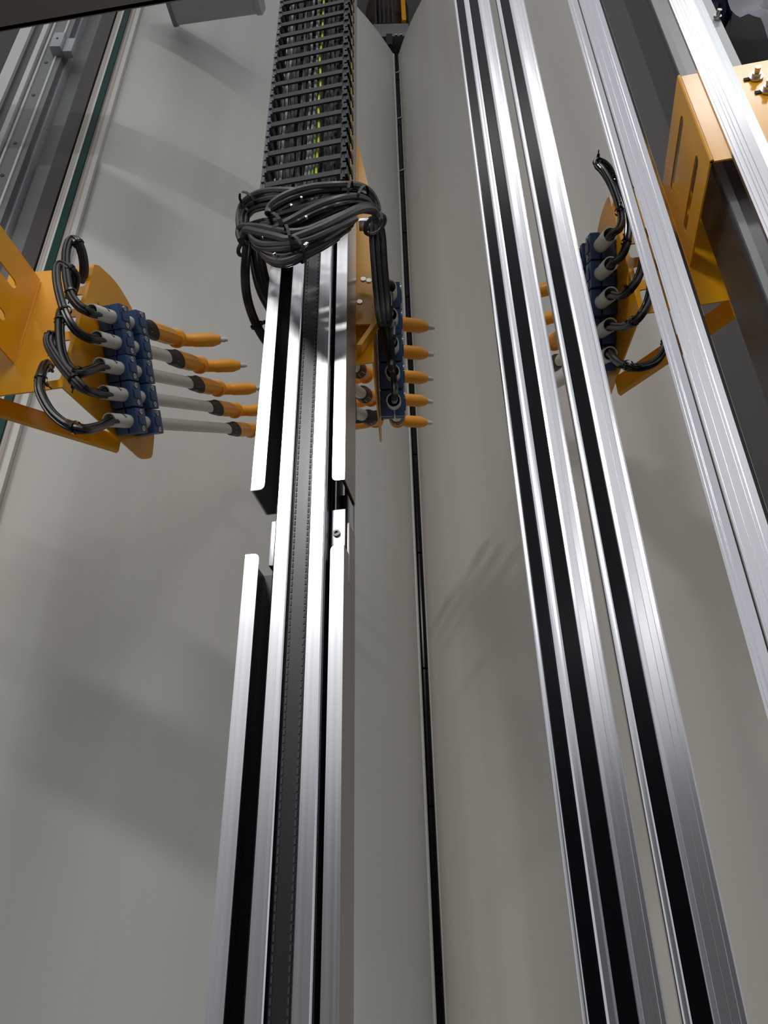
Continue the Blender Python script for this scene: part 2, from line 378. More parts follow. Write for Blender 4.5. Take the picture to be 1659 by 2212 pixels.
box('orange_stripe', V((p1.x-0.055, Yh-0.02, p0.z+0.19)), V((0.035, 0, 0)), V((0, 0.06, 0)), UP*0.5, M['orange'], sh)
box('bracket', V((AP.x-0.08, Yh-0.02, p0.z-0.18)), V((0.05, 0, 0)), V((0, 0.03, 0)), UP*0.16, M['dark'], sh)
for dx in (-0.01, 0.03):
    box('nut', V((AP.x+dx, Yh-0.04, p0.z-0.07)), V((0.022, 0, 0.0)), V((0, 0.02, 0)), UP*0.02, M['chrome'], sh, bevel=0.003)

# ------------------------------------------------------------------ the centre mast
mast = thing('lifting_mast', 'tall aluminium lifting mast with a black belt in its middle, centre foreground', 'mast')
MO = V((-0.0726, 1.20, 0)); ZT = 6.0
def mt(a, d): return t_of(a, MO, R10, M10, d)
def mp(t, d): p = MO + R10*t + M10*d; return (p.x, p.y)
DW = 0.093; tL = mt(-0.2062, 0); tLi = mt(-0.1856, 0); tRi = mt(-0.0804, 0)
D0 = 0.002
ra, rb_, rc, rd = mt(-0.1650, D0), mt(-0.1425, D0), mt(-0.1130, D0), mt(-0.0899, D0)
sec = [(ra, D0+.003), (ra+.003, D0), (rb_-.002, D0), (rb_, D0+.002), (rb_, .026), (rc, .026), (rc, D0+.002), (rc+.002, D0), (rd-.003, D0), (rd, D0+.003), (rd, .03), (rd-.008, .03), (rd-.008, .05), (rd, .05), (rd, .14), (ra, .14)]
plan('rail', [mp(t, d) for t, d in sec], ZF, ZT, M['alu'], mast)
plan('belt', [mp(rb_+.002, .012), mp(rc-.002, .012), mp(rc-.002, .022), mp(rb_+.002, .022)], ZF, ZT, M['rubber'], mast)
for t0 in (rb_+0.0045, rc-0.0075):
    bm = bmesh.new(); z = ZF
    q = V((*mp(t0, .0105), 0))
    while z < 2.6:
        bx(bm, q + UP*z, R10*0.003, M10*0.003, UP*0.0085); z += 0.0125
    o = from_bm('belt_seam', bm, M['seam'], mast); o['kind'] = 'stuff'
for t0 in (rb_+0.0005, rc-0.0022):
    plan('belt_edge', [mp(t0, .009), mp(t0+.0017, .009), mp(t0+.0017, .02), mp(t0, .02)], ZF, ZT, M['black'], mast)
plan('groove_strip', [mp(rd+.004, .030), mp(rd+.0065, .030), mp(rd+.0065, .09), mp(rd+.004, .09)], ZF, ZT, M['black'], mast)
plan('groove_strip', [mp(rd+.010, .036), mp(rd+.0125, .036), mp(rd+.0125, .09), mp(rd+.010, .09)], ZF, ZT, M['innershade'], mast)
plan('rail_shade_strip', [mp(rd+.0005, .007), mp(rd+.002, .007), mp(rd+.002, .092), mp(rd+.0005, .092)], ZF, ZT, M['innershade'], mast)  # dark strip added to shade the right side of the rail
def channel(side, z0, z1, cut_low):
    """C-shaped side cover: outer web, front lip, back flange, shade inside painted black; side +1 right, -1 left"""
    to, ti = (0.0, tRi) if side > 0 else (tL, tLi); th = 0.003*side
    bm = bmesh.new()
    extrude_plan(bm, [mp(to, 0.0031), mp(to, DW), mp(to-th, DW), mp(to-th, 0.0031)], z0, z1)
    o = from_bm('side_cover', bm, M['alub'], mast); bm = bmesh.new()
    wid = ti - to
    # lip with one rounded free corner
    loop = [(0, z0, 0), (wid, z0, 0.016 if cut_low else 0), (wid, z1, 0 if cut_low else 0.016), (0, z1, 0)]
    o2 = V((*mp(to, 0.0), 0)); lp_ = rounded(loop, 0)
    nrm = M10
    A = [bm.verts.new(o2 + R10*p[0] + UP*p[1]) for p in lp_]; B = [bm.verts.new(o2 + R10*p[0] + UP*p[1] + M10*0.003) for p in lp_]
    for i in range(len(A)):
        j = (i+1) % len(A); bm.faces.new((A[i], A[j], B[j], B[i]))
    bm.faces.new(A); bm.faces.new(B)
    from_bm('front_lip', bm, M['alu'], o)
    # thin black sheet standing in for the shade inside the cover
    q0 = to - th*1.02; bm = bmesh.new()
    far = (ra-0.002) if side < 0 else (rd+0.016)
    extrude_plan(bm, [mp(q0, 0.0035), mp(q0, DW), mp(far, DW), mp(far, DW-0.004), mp(q0-th, DW-0.004), mp(q0-th, 0.0035)], z0, z1)
    from_bm('inner_shade', bm, M['innershade'], o)
    return o
ZU, ZL = 0.806, 0.667
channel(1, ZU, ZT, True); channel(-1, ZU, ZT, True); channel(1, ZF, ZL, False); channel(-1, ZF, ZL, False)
plan('joint_shade_plate', [mp(rd+.002, .084), mp(-.001, .084), mp(-.001, .090), mp(rd+.002, .090)], ZL-.02, ZU+.02, M['innershade'], mast)  # black filler added to darken the gap behind the joint
# joint bracket between the covers, with its screw
jt0, jt1 = mt(-0.0790, 0.03), mt(-0.0590, 0.03)
jb = box('joint_bracket', V((*mp(jt0, 0.03), 0.655)), R10*(jt1-jt0), M10*0.004, UP*0.105, M['alu3'], mast, bevel=0.001)
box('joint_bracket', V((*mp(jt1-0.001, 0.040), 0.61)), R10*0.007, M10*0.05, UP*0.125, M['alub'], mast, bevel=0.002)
jl0 = mt(-0.1705, 0.03)
box('joint_bracket', V((*mp(jl0, 0.03), 0.655)), R10*0.012, M10*0.05, UP*0.095, M['alu'], mast, bevel=0.001)
bm = bmesh.new(); lathe(bm, V((*mp((jt0+jt1)/2-0.003, 0.0298), 0.708)), -M10, [(0, 0.007), (0.004, 0.007), (0.004, 0.0035), (0.001, 0.0035)], 16)
from_bm('screw', bm, M['greyd'], jb, smooth=True)

# ------------------------------------------------------------------ bare aluminium profiles hanging on the right
def profile(name, label, segs, Y, ang, body, depth=0.045, z0=ZF, z1=6.3, grooves=True):
    """segs: [(bearing0, bearing1, 'alu'|'black')] left to right across the front"""
    r, m = prot(ang); a_mid = (segs[0][0]+segs[-1][1])/2; o = V((a_mid*Y, Y, 0))
    T = lambda a, d=0.0: t_of(a, o, r, m, d)
    P = lambda t, d: tuple((o + r*t + m*d)[:2])
    root = thing(name, label, 'profile', 'bare aluminium profiles hanging on the right')
    pts = []
    for a0, a1, k in segs:
        t0, t1 = T(a0), T(a1)
        if k == 'black': pts += [(t0, 0.010), (t1, 0.010)]
        else:
            w_ = t1-t0
            if w_ < 0.024: shp = [(0, .0035), (.10, .0016), (.28, .0004), (.5, 0), (.72, .0004), (.90, .0016), (1, .0035)]
            else: shp = [(0, .003), (.06, .001), (.20, 0), (.215, .0009), (.52, .0007), (.53, .0013), (.54, .0007), (.77, .0009), (.785, 0), (.93, .0008), (1, .0035)]
            pts += [(t0+w_*f_, d_) for f_, d_ in shp]
    tl, tr = T(segs[0][0]), T(segs[-1][1])
    pts += [(tr, depth), (tl, depth)]
    plan('extrusion', [P(t, d) for t, d in pts], z0, z1, body, root)
    for a0, a1, k in segs:
        if k == 'black':
            t0, t1 = T(a0), T(a1)
            plan('insert_strip', [P(t0+0.0002, 0.002), P(t1-0.0002, 0.002), P(t1-0.0002, 0.0105), P(t0+0.0002, 0.0105)], z0, z1, M['black'], root)
    return root
profile('aluminium_profile', 'aluminium profile with two black strips, leftmost of the hanging profiles', [(.2036, .2119, 'alu'), (.2119, .2286, 'black'), (.2286, .2446, 'alu'), (.2446, .2642, 'black'), (.2642, .2962, 'alu')], 1.12, 12, M['alu2'])
profile('aluminium_profile', 'aluminium profile with one broad black strip, second of the hanging profiles from the left', [(.3117, .3235, 'alu'), (.3235, .3443, 'black'), (.3443, .3840, 'alu')], 1.10, 15, M['alu2'])
# angled profile with a narrow black gap
def poly_profile(name, label, chains, z0=ZF, z1=6.3):
    root = thing(name, label, 'profile', 'bare aluminium profiles hanging on the right')
    for nm, pts, m in chains: plan(nm, pts, z0, z1, m, root)
    return root
def grooved(p, q, fr, dep=0.0008, wd=0.0007):
    """points from p to q (plan) with small V grooves at fractions"""
    p, q = V(p), V(q); d = (q-p).normalized(); n = V((-d.y, d.x)); out = [tuple(p)]
    for f_ in fr:
        c = p.lerp(q, f_); out += [tuple(c-d*wd), tuple(c+n*dep), tuple(c+d*wd)]
    out.append(tuple(q)); return out
def bear(a, p, d):
    """point on the ray p + s d (plan) at bearing a"""
    s = (a*p[1]-p[0])/(d[0]-a*d[1]); return (p[0]+d[0]*s, p[1]+d[1]*s)
Yc = 1.08
c_r, c_m = prot(41)
pc = (0.5237*Yc, Yc); pe = bear(0.5614, pc, c_r); pe2 = bear(0.5749, (pe[0]+c_m.x*0.004, pe[1]+c_m.y*0.004), c_r)
pk = bear(0.5193, pc, c_r); ldir = V((-0.62, 0.78, 0)).normalized(); pl = bear(0.4941, pk, ldir)
poly_profile('aluminium_profile', 'angled aluminium profile with a narrow black gap, in front of the right spray guns', [
    ('front_face', grooved(pc, pe, (0.1, 0.45, 0.86)) + [(pe[0]+c_m.x*.004, pe[1]+c_m.y*.004), pe2, (pe2[0]+c_m.x*.03, pe2[1]+c_m.y*.03), (pc[0]+c_m.x*.03, pc[1]+c_m.y*.03)], M['alu2']),
    ('side_face', list(reversed(grooved(pl, pk, (0.18, 0.42, 0.5)))) + [(pl[0]+.014, pl[1]+.011), (pk[0]+.012, pk[1]+.018)], M['alu2']),
    ('gap_strip', [(pk[0]+.001, pk[1]+.009), (pc[0]+.001, pc[1]+.009), (pc[0]+.004, pc[1]+.024), (pk[0]+.004, pk[1]+.024)], M['collar'])])
Yd = 0.90
d_r, d_m = prot(30)
pa = (0.7515*Yd, Yd); pb = bear(0.806, pa, d_r); pd2 = (pb[0]+d_m.x*.004, pb[1]+d_m.y*.004); pd3 = bear(0.812, pd2, d_r)
pd4 = bear(0.835, (pd3[0]+d_m.x*.003, pd3[1]+d_m.y*.003), d_r)
poly_profile('aluminium_profile', 'bright aluminium profile farthest right, crossing the slotted orange bracket', [
    ('front_face', grooved(pa, pb, (0.12, 0.35, 0.5, 0.7)) + [pd2, pd3, (pd3[0]+d_m.x*.03, pd3[1]+d_m.y*.03), (pa[0]+d_m.x*.03, pa[1]+d_m.y*.03)], M['alu2']),
    ('lip', [(pd3[0]+d_m.x*.005, pd3[1]+d_m.y*.005), pd4, (pd4[0]+d_m.x*.02, pd4[1]+d_m.y*.02), (pd3[0]+d_m.x*.02, pd3[1]+d_m.y*.02)], M['alu3'])])

# ------------------------------------------------------------------ spray guns, clamps, brackets
def gdir(azd, eld):
    a, e = math.radians(azd), math.radians(eld); return V((math.cos(e)*math.sin(a), math.cos(e)*math.cos(a), math.sin(e)))
EL = 35.2
ORD = ['topmost', 'second from the top', 'middle', 'second from the bottom', 'lowest']
RT_, RB_ = 0.0188, 0.0275
def spray_gun(rim, g, lat, Lt, label, group):
    """white tube, black collar, orange body, ring, elbow, bent nozzle, pale tip; lat = sideways axis the nozzle bends towards"""
    root = thing('spray_gun', label, 'spray gun', group)
    bm = bmesh.new()
    lathe(bm, rim, g, [(0, RT_-0.003), (0, RT_), (Lt, RT_), (Lt, RT_-0.003)], 24, cap=False)
    lathe(bm, rim, g, [(0, RT_-0.003), (Lt, RT_-0.003)], 24, cap=False)
    tb = from_bm('tube', bm, M['tube'], root, smooth=True)
    # small print on the tube
    up = (UP - g*UP.dot(g)).normalized(); side = lat
    mv = (side*0.75 + up*0.66).normalized(); tg = g.cross(mv)
    bm = bmesh.new()
    for k in range(4):
        bx(bm, rim + g*0.055 + mv*(RT_-0.0003) + tg*(k*0.0042-0.008) + g*(0.001*(k % 2)), g*0.006, tg*0.0028, mv*0.0009)
    o = from_bm('printed_mark', bm, M['ink'], tb)
    # collar with slanted end
    sh_ = (-lat*0.55 - up*0.9)
    bm = bmesh.new(); lathe(bm, rim, g, [(Lt-0.012, RT_+0.0012), (Lt+0.02, RB_-0.003), (Lt+0.062, RB_+0.0008), (Lt+0.062, RB_-0.003)], 24, shear=(sh_*0.9, (0, 2, 3)))
    from_bm('collar', bm, M['collar'], root, smooth=True)
    e0 = Lt+0.235
    bm = bmesh.new(); lathe(bm, rim, g, [(Lt+0.018, RB_-0.003), (Lt+0.07, RB_), (Lt+0.16, RB_), (Lt+0.205, RB_-0.0035), (e0, RB_-0.004)], 10)
    from_bm('body', bm, M['gunorange'], root, smooth=False)
    rg = rim + g*e0
    bm = bmesh.new(); lathe(bm, rg, g, [(-0.012, RB_-0.003), (-0.009, RB_+0.003), (0.003, RB_+0.003), (0.006, RB_-0.003)], 24)
    from_bm('ring', bm, M['gunorange'], root, smooth=True)
    n = (g*0.42 + lat*0.86 - UP*0.10).normalized()
    path = [rg, rg + g*0.018, rg + g*0.036 + n*0.008, rg + g*0.042 + n*0.036]
    bm = bmesh.new(); sweep(bm, catmull(path, 5), 0.0205, 14); from_bm('elbow', bm, M['gunorange'], root, smooth=True)
    n0 = rg + g*0.042 + n*0.030
    bm = bmesh.new(); lathe(bm, n0, n, [(0, 0.020), (0.01, 0.0225), (0.066, 0.0225), (0.090, 0.014), (0.093, 0.009)], 14)
    from_bm('nozzle', bm, M['gunorange'], root, smooth=True)
    bm = bmesh.new(); lathe(bm, n0 + n*0.091, n, [(0, 0.0085), (0.016, 0.0085), (0.016, 0.0062), (0.024, 0.0062)], 14)
    from_bm('tip', bm, M['tip'], root, smooth=True)
    return root
def clamp(c, g, out, label, group):
    """two-part blue pipe clamp centred on the tube at c, out = away from the plate"""
    root = thing('pipe_clamp', label, 'clamp', group)
    up = g.cross(out).normalized()
    if up.z < 0: up = -up
    L, H, W0, W1 = 0.056, 0.068, 0.037, 0.027
    box('base', c - g*L/2 - up*H/2 - out*W0, g*L, up*H, out*(W0-0.003), M['blue'], root, bevel=0.003)
    cap = box('cap', c - g*L/2 - up*H/2 + out*0.001, g*L, up*H, out*(W1-0.001), M['blue'], root, bevel=0.003)
    box('rib', c - g*L*0.32 - up*H*0.18 + out*W1, g*L*0.64, up*H*0.36, out*0.004, M['blue'], cap, bevel=0.0015)
    for s in (-1, 1):
        bm = bmesh.new(); lathe(bm, c + up*s*H*0.34 + out*(W1-0.001), out, [(0, 0.0075), (0.004, 0.0075), (0.004, 0.0042), (0.0012, 0.0042)], 14)
        from_bm('screw', bm, M['steel'], cap, smooth=True)
    return root
def plan_dir(azd): a = math.radians(azd); return V((math.sin(a), math.cos(a), 0))
OFF = 0.042
TL = [0.27, 0.42, 0.56, 0.70, 0.84]
# gun-plate outline in the photograph (left cluster), as pixels
GP = [(203, 570, 0), (215, 574, .004), (250, 607, .03), (280, 655, .06), (300, 700, .0), (335, 930, 0.05), (329, 990, .02), (305, 992, .02), (136, 838, 0)]
def on_plane(u, v, p, n): r = ray(u, v); return r*(p.dot(n)/r.dot(n))

# ---- left cluster
azL = 12.3; gL = gdir(azL, EL); hL = plan_dir(azL); latL = V((hL.y, -hL.x, 0))     # latL: to the right of the plate
r5 = at(235, 907, 1.57); nL = latL
rimsL = [on_plane(u, v, r5, nL) for u, v in ((197, 671), (208, 729), (214, 787), (223, 847), (235, 907))]
pL = r5 - latL*OFF                                    # plate plane (front face)
aF = -0.543; s_ = (aF*pL.y - pL.x)/(hL.x - aF*hL.y); foldL = pL + hL*s_; foldL.z = 0
def to_sz(p, fold, h): d = p - fold; return (d.dot(h), p.z)
outl = []
for u, v, rr in GP:
    q = on_plane(u, v, pL, nL); s, z = to_sz(q, foldL, hL); outl.append((s, z, rr))
outl[0] = (0.0, outl[0][1], 0); outl[-1] = (0.0, outl[-1][1], 0)
ZTOP, ZBOT = outl[0][1], outl[-1][1]
szL = [to_sz(r, foldL, hL) for r in rimsL]
print('fold', foldL, 'ztop', ZTOP, ZBOT, 'sz', szL, 'outl', outl)
def bracket(name, label, fold, h, lat, side, dz, rz, slotted, with_windows=True):
    """orange gun bracket. h: along the guns, lat: side the guns sit on, side: +1 base plate runs to the left, -1 to the right"""
    root = thing(name, label, 'bracket', None)
    loop = [(s, z+dz, r_) for s, z, r_ in outl]
    holes = [slot2d(0.045, ZTOP-0.155+dz, 0.075, ZTOP-0.162+dz, 0.003), slot2d(0.135, ZTOP-0.10+dz, 0.137, ZTOP-0.14+dz, 0.002), slot2d(0.05, ZTOP-0.098+dz, 0.054, ZTOP-0.098+dz, 0.003)]
    f0 = V((fold.x, fold.y, 0))
    ex = h; o = f0 - lat*0.004
    pl_ = plate('gun_plate', rounded(loop, 0.01), holes, o, ex, UP, 0.004 if ex.cross(UP).dot(lat) > 0 else -0.004, M['orange'], root)
    return root
brL = bracket('gun_bracket', 'orange sheet-metal gun bracket on the left, slotted plate cut off by the frame', foldL, hL, latL, 1, 0.0, None, True)
# base plate of the left bracket: fold -> bend -> far left, with five cable windows
baseY = foldL.y
def base_plate(root, fold, side, dz, win=True, width2=0.17):
    """lateral plate next to the fold; side -1 runs left, +1 runs right"""
    dirx = R10*side*1.0
    wN = 0.083
    z0, z1 = ZBOT+dz, ZTOP+dz
    holes = []
    if win:
        for k in range(5):
            zc = z1 - 0.055 - k*0.0825
            holes.append(rounded([(0.012, zc-0.026), (0.066, zc-0.026), (0.066, zc+0.026), (0.012, zc+0.026)], 0.008))
    o = V((fold.x, fold.y, 0))
    pr = plate('window_plate', [(0, z0), (wN, z0), (wN, z1), (0, z1)], holes, o, dirx, UP, -0.004*side, M['orange'], root)
    o2 = o + dirx*wN; d2 = (dirx*0.985 + M10*0.17*-0.3).normalized()
    plate('base_plate', [(0, z0), (width2, z0-0.004), (width2, z1+0.01), (0, z1)], [], o2, d2, UP, -0.004*side, M['orange'], root)
    return o2, d2
o2L, d2L = base_plate(brL, foldL, -1, 0.0)
def slotted_plate(root, base, z0, z1, depth, slots, front_w, side, bolts):
    """plate running from the base towards the viewer, then turned outwards"""
    tow = -M10
    plate('slotted_plate', [(0, z0), (depth, z0), (depth, z1), (0, z1)], [slot2d(a, z, b, z, 0.014) for a, b, z in slots], V((base.x, base.y, 0)), tow, UP, 0.004, M['orange'], root)
    f = V((base.x, base.y, 0)) + tow*depth
    fp = plate('front_plate', [(0, z0), (front_w, z0), (front_w, z1), (0, z1)], [], f, R10*side, UP, -0.004*side, M['orange'], root)
    bm = bmesh.new(); lathe(bm, f + UP*z0 + M10*0.005*0 , UP, [(0, 0.0045), (z1-z0, 0.0045)], 12); from_bm('folded_edge', bm, M['orange'], root, smooth=True)
    for t, z in bolts:
        bq = f + R10*side*t + UP*z - M10*0.002
        bm = bmesh.new(); lathe(bm, bq, -M10, [(0, 0.016), (0.004, 0.016), (0.004, 0.010), (0.012, 0.010), (0.012, 0.006), (0.024, 0.006)], 16)
        b_ = from_bm('bolt', bm, M['steel'], root, smooth=True)
        bm = bmesh.new(); bx(bm, bq - R10*side*0.026 - UP*0.006 - M10*0.001, R10*side*0.02, M10*0.002, UP*0.010); from_bm('slot_mark', bm, M['dark'], root)
# left slotted plate
ab = -0.6355; tb_ = t_of(ab, foldL, R10, M10, -0.004); sbL = foldL + R10*tb_ - M10*0.008
zsl1, zsl0 = 1.137*sbL.y, 0.9277*sbL.y
slotted_plate(brL, sbL, zsl0, zsl1, 0.38, [(0.085, 0.29, zsl1-0.105), (0.085, 0.29, zsl0+0.085)], 0.52, -1, [])
brc0 = at(-30, 862, 1.50); brc1 = on_plane(262, 948, pL, nL)
bm = bmesh.new(); q0 = V((foldL.x-0.24, foldL.y+0.08, ZBOT+0.055)); q1 = V((brc1.x, brc1.y, brc1.z+0.01))
bx(bm, q0, q1-q0, V((-0.01, 0.012, 0)), V((0, 0, -0.05))); from_bm('brace', bm, M['orange'], brL)
col = []
for i in range(5):
    spray_gun(rimsL[i], gL, latL, TL[i], ORD[i] + ' orange spray gun with white tube on the left bracket', 'spray guns on the left bracket')
    clamp(rimsL[i] + gL*0.125, gL, latL, 'blue clamp nearest the tube end, %s gun of the left bracket' % ORD[i], 'blue pipe clamps on the left bracket')
    clamp(rimsL[i] + gL*0.222, gL, latL, 'blue clamp nearest the nozzle, %s gun of the left bracket' % ORD[i], 'blue pipe clamps on the left bracket')

# ---- right cluster
azR = 3.0; gR = gdir(azR, EL); hR = plan_dir(azR); latR = V((-hR.y, hR.x, 0))       # guns sit to the left of this plate
YB = 1.30; backR = V((0.586*YB, YB, 0))
tR = t_of(0.468, backR, R10, M10, 0.0); foldR = backR + R10*tR
pR = foldR + latR*OFF
rimsR = [on_plane(u, v, pR, latR) for u, v in ((1318, 506), (1319, 570), (1320, 635), (1318, 702), (1318, 764))]
print('szR', [to_sz(r, foldR, hR) for r in rimsR], foldR)
dzR = sum(to_sz(r, foldR, hR)[1]-s[1] for r, s in zip(rimsR, szL))/5
brR = bracket('gun_bracket', 'orange gun bracket on the right with a slotted plate around the grey column', foldR, hR, latR, -1, dzR, None, True)
base_plate(brR, foldR, 1, dzR, True, width2=0.16)
zr1, zr0 = 1.3833*YB, 1.1352*YB; depR = YB*(1-1.3833/1.7636)/M10.y
slotted_plate(brR, backR - M10*0.006, zr0, zr1, depR, [(0.05, 0.225, zr1-0.085), (0.05, 0.225, zr0+0.085)], 0.34, 1, [(0.155, zr1-0.06), (0.165, zr1-0.115), (0.205, zr1-0.18), (0.215, zr1-0.235)])
bm = bmesh.new(); q0 = V((foldR.x+0.24, foldR.y+0.03, ZBOT+dzR+0.075)); q1 = foldR + hR*0.28 + UP*(ZBOT+dzR+0.045)
bx(bm, q0, q1-q0, V((0.01, 0.012, 0)), V((0, 0, -0.055))); from_bm('brace', bm, M['orange'], brR)
for i in range(5):
    spray_gun(rimsR[i], gR, latR, TL[i], ORD[i] + ' orange spray gun with white tube on the right bracket', 'spray guns on the right bracket')
    clamp(rimsR[i] + gR*0.125, gR, latR, 'blue clamp nearest the tube end, %s gun of the right bracket' % ORD[i], 'blue pipe clamps on the right bracket')
    clamp(rimsR[i] + gR*0.222, gR, latR, 'blue clamp nearest the nozzle, %s gun of the right bracket' % ORD[i], 'blue pipe clamps on the right bracket')
# grey column inside the right bracket
gc = thing('grey_column', 'dark grey steel column running through the slotted orange bracket on the right', 'column')
cq = V((0.700*1.085, 1.085, 0)); rr = 0.014
pts = [tuple((cq + M10*0.15)[:2]), tuple((cq + M10*rr)[:2])]
for k in range(1, 5):
    t = k/4*math.pi/2; pts.append(tuple((cq + M10*rr + R10*rr - R10*rr*math.cos(t) - M10*rr*math.sin(t))[:2]))
pts += [tuple((cq + R10*0.10)[:2]), tuple((cq + R10*0.10 + M10*0.15)[:2])]
plan('post', pts, ZF, HT, M['greyd'], gc)
plan('corner_bead', [tuple((cq + R10*0.004 - M10*0.004)[:2]), tuple((cq + R10*0.020 - M10*0.004)[:2]), tuple((cq + R10*0.020 + M10*0.002)[:2]), tuple((cq + R10*0.004 + M10*0.004)[:2])], ZF, HT, M['grey'], gc)
# its counterpart inside the left bracket, at the frame's edge
gc2 = thing('grey_column', 'dark grey steel column inside the left orange bracket, at the frame edge', 'column')
cq2 = sbL - M10*0.20 - R10*0.33
plan('post', [tuple((cq2 + R10*x + M10*y)[:2]) for x, y in ((0, 0), (0.006, -0.006), (0.0, -0.13), (-0.13, -0.13), (-0.13, 0))], ZF, HT, M['greyd'], gc2)
plan('corner_bead', [tuple((cq2 + R10*x + M10*y)[:2]) for x, y in ((-0.02, -0.134), (-0.004, -0.134), (-0.004, -0.128), (-0.02, -0.128))], ZF, HT, M['grey'], gc2)
# pale plate behind it
pp = thing('pale_plate', 'pale grey upright plate with a small bolt above the orange bracket, upper right', 'plate')
e0, e1 = (0.828*1.05, 1.05), bear(0.858, (0.828*1.05, 1.05), R10)
plan('sheet', [e0, e1, (e1[0], e1[1]+0.012), (e0[0], e0[1]+0.012)], ZF, HT, M['greyl'], pp)
eb = at(1549, 38, 1.043)
bm = bmesh.new(); lathe(bm, eb, V((0, -1, 0)), [(0, 0.010), (0.006, 0.010), (0.006, 0.006), (0.02, 0.006)], 12); from_bm('bolt', bm, M['steel'], pp, smooth=True)

# ---- centre cluster
azC = 2.0; gC = gdir(azC, EL); hC = plan_dir(azC); latC = V((hC.y, -hC.x, 0))
foldC = V((-0.0125*1.37, 1.37, 0)); pC = foldC + latC*OFF
brC = bracket('gun_bracket', 'orange gun bracket seen edge-on behind the centre mast', foldC, hC, latC, 1, 0.0, None, True)
o2C, d2C = base_plate(brC, foldC, -1, 0.0, False, width2=0.10)
# tall carriage plate behind the mast
cp = [(760, 292), (768, 290), (797, 405), (812, 560), (813, 700), (765, 700)]
cpp = [at(u, v, 1.345) for u, v in cp]; cb = V((cpp[0].x, 1.345, 0))
plate('carriage_plate', [((p-cb).x, p.z) for p in cpp], [], cb, V((1, 0, 0)), UP, -0.005, M['orange'], brC)
bm = bmesh.new(); q0 = at(770, 745, 1.34); q1 = at(808, 690, 1.34); bx(bm, q0, q1-q0, V((0.012, 0, 0)), V((0, 0.03, 0))); from_bm('stiffener', bm, M['orange'], brC)
plate('edge_flange', [(0, at(762, 400, 1.30).z), (0.012, at(762, 400, 1.30).z), (0.012, at(762, 291, 1.30).z), (0, at(762, 291, 1.30).z)], [], V((at(762, 400, 1.30).x, 1.30, 0)), V((1, 0, 0)), UP, -0.004, M['orange'], brC)
for u, v in ((785, 606), (797, 609), (777, 655)):
    q = at(u, v, 1.325)
    bm = bmesh.new(); lathe(bm, q, V((0, -1, 0)), [(0, 0.007), (0.006, 0.007), (0.006, 0.004)], 10); from_bm('bolt', bm, M['steel'], brC)
rimsC = []
for i in range(5):
    s, z = szL[i]; rimsC.append(foldC + hC*s + latC*OFF + UP*z)
    spray_gun(rimsC[i], gC, latC, TL[i]*0.85, ORD[i] + ' spray gun on the right side of the centre bracket', 'spray guns on the centre bracket')
    clamp(rimsC[i] + gC*0.125, gC, latC, 'blue clamp nearest the tube end, %s gun of the centre bracket' % ORD[i], 'blue pipe clamps on the centre bracket')
    clamp(rimsC[i] + gC*0.222, gC, latC, 'blue clamp nearest the nozzle, %s gun of the centre bracket' % ORD[i], 'blue pipe clamps on the centre bracket')
for i in (2, 3, 4):
    s, z = szL[i]; rm = foldC + hC*s - latC*(OFF+0.085) + UP*z; gC2 = gdir(8.5, EL)
    spray_gun(rm, gC2, -latC, TL[i]*0.85, '%s of the three spray guns on the left side of the centre bracket' % {2: 'upper', 3: 'middle', 4: 'lowest'}[i], 'spray guns on the centre bracket')
    clamp(rm + gC2*0.125, gC2, -latC, 'blue clamp nearest the tube end, %s gun on the left of the centre bracket' % {2: 'upper', 3: 'middle', 4: 'lowest'}[i], 'blue pipe clamps on the hidden side of the centre bracket')
    clamp(rm + gC2*0.222, gC2, -latC, 'blue clamp nearest the nozzle, %s gun on the left of the centre bracket' % {2: 'upper', 3: 'middle', 4: 'lowest'}[i], 'blue pipe clamps on the hidden side of the centre bracket')
bq = on_plane(829, 898, foldC, latC)
box('black_bar', bq - R10*0.13 - UP*0.02 - hC*0.02, R10*0.13, hC*0.02, UP*0.032, M['collar'], brC, bevel=0.002)

# ------------------------------------------------------------------ gun cables
def px_path(pts, sub=6): return catmull([at(u, v, y) for u, v, y in pts], sub)
def bundle(label, pts, group, ties=(0.35, 0.75), R=0.0158, strands=None, name='gun_cables', inside=None):
    root = thing(name, label, 'cables', group)
    P = [at(u, v, y) for u, v, y in pts]
    if inside is not None: P = [inside] + P
    path = catmull(P, 6)
    strands = strands or [('cableg', 0.0075, (0.0055, 0.003)), ('cable', 0.0068, (-0.0058, 0.0035)), ('hose', 0.0045, (0.0, -0.0062)), ('cable', 0.0042, (0.001, 0.0095))]
    for m, r_, off in strands: tube('cable', path, r_, M[m], root, 8, off, 1.6)
    for f_ in ties: tie('cable_tie', path, int(f_*(len(path)-1)), R, root)
    return root
def withY(pts, y0, y1, y2, n0=2):
    """give a pixel path depths: y0 at the tube, y1 along the loop, y2 at the end"""
    n = len(pts); out = []
    for i, (u, v) in enumerate(pts):
        t = i/(n-1)
        y = y0 + (y1-y0)*min(1, t/0.22) if t < 0.75 else y1 + (y2-y1)*(t-0.75)/0.25
        out.append((u, v, y))
    return out
LP = [
    [(195, 674), (186, 669), (172, 661), (155, 638), (146, 600), (144, 556), (149, 528), (157, 518), (169, 526), (179, 553), (182, 585), (175, 605)],
    [(206, 730), (190, 729), (164, 711), (144, 678), (130, 634), (124, 596), (126, 577), (135, 573), (151, 582), (162, 601), (157, 628), (150, 640)],
    [(215, 790), (199, 797), (175, 804), (161, 802), (145, 786), (134, 756), (130, 711), (132, 680), (137, 668), (141, 690)],
    [(223, 849), (204, 847), (177, 835), (146, 804), (121, 771), (107, 747), (106, 731), (113, 726), (121, 733), (124, 745)],
    [(238, 908), (214, 920), (180, 926), (146, 917), (113, 891), (92, 856), (87, 833), (91, 807), (101, 787), (110, 798)]]
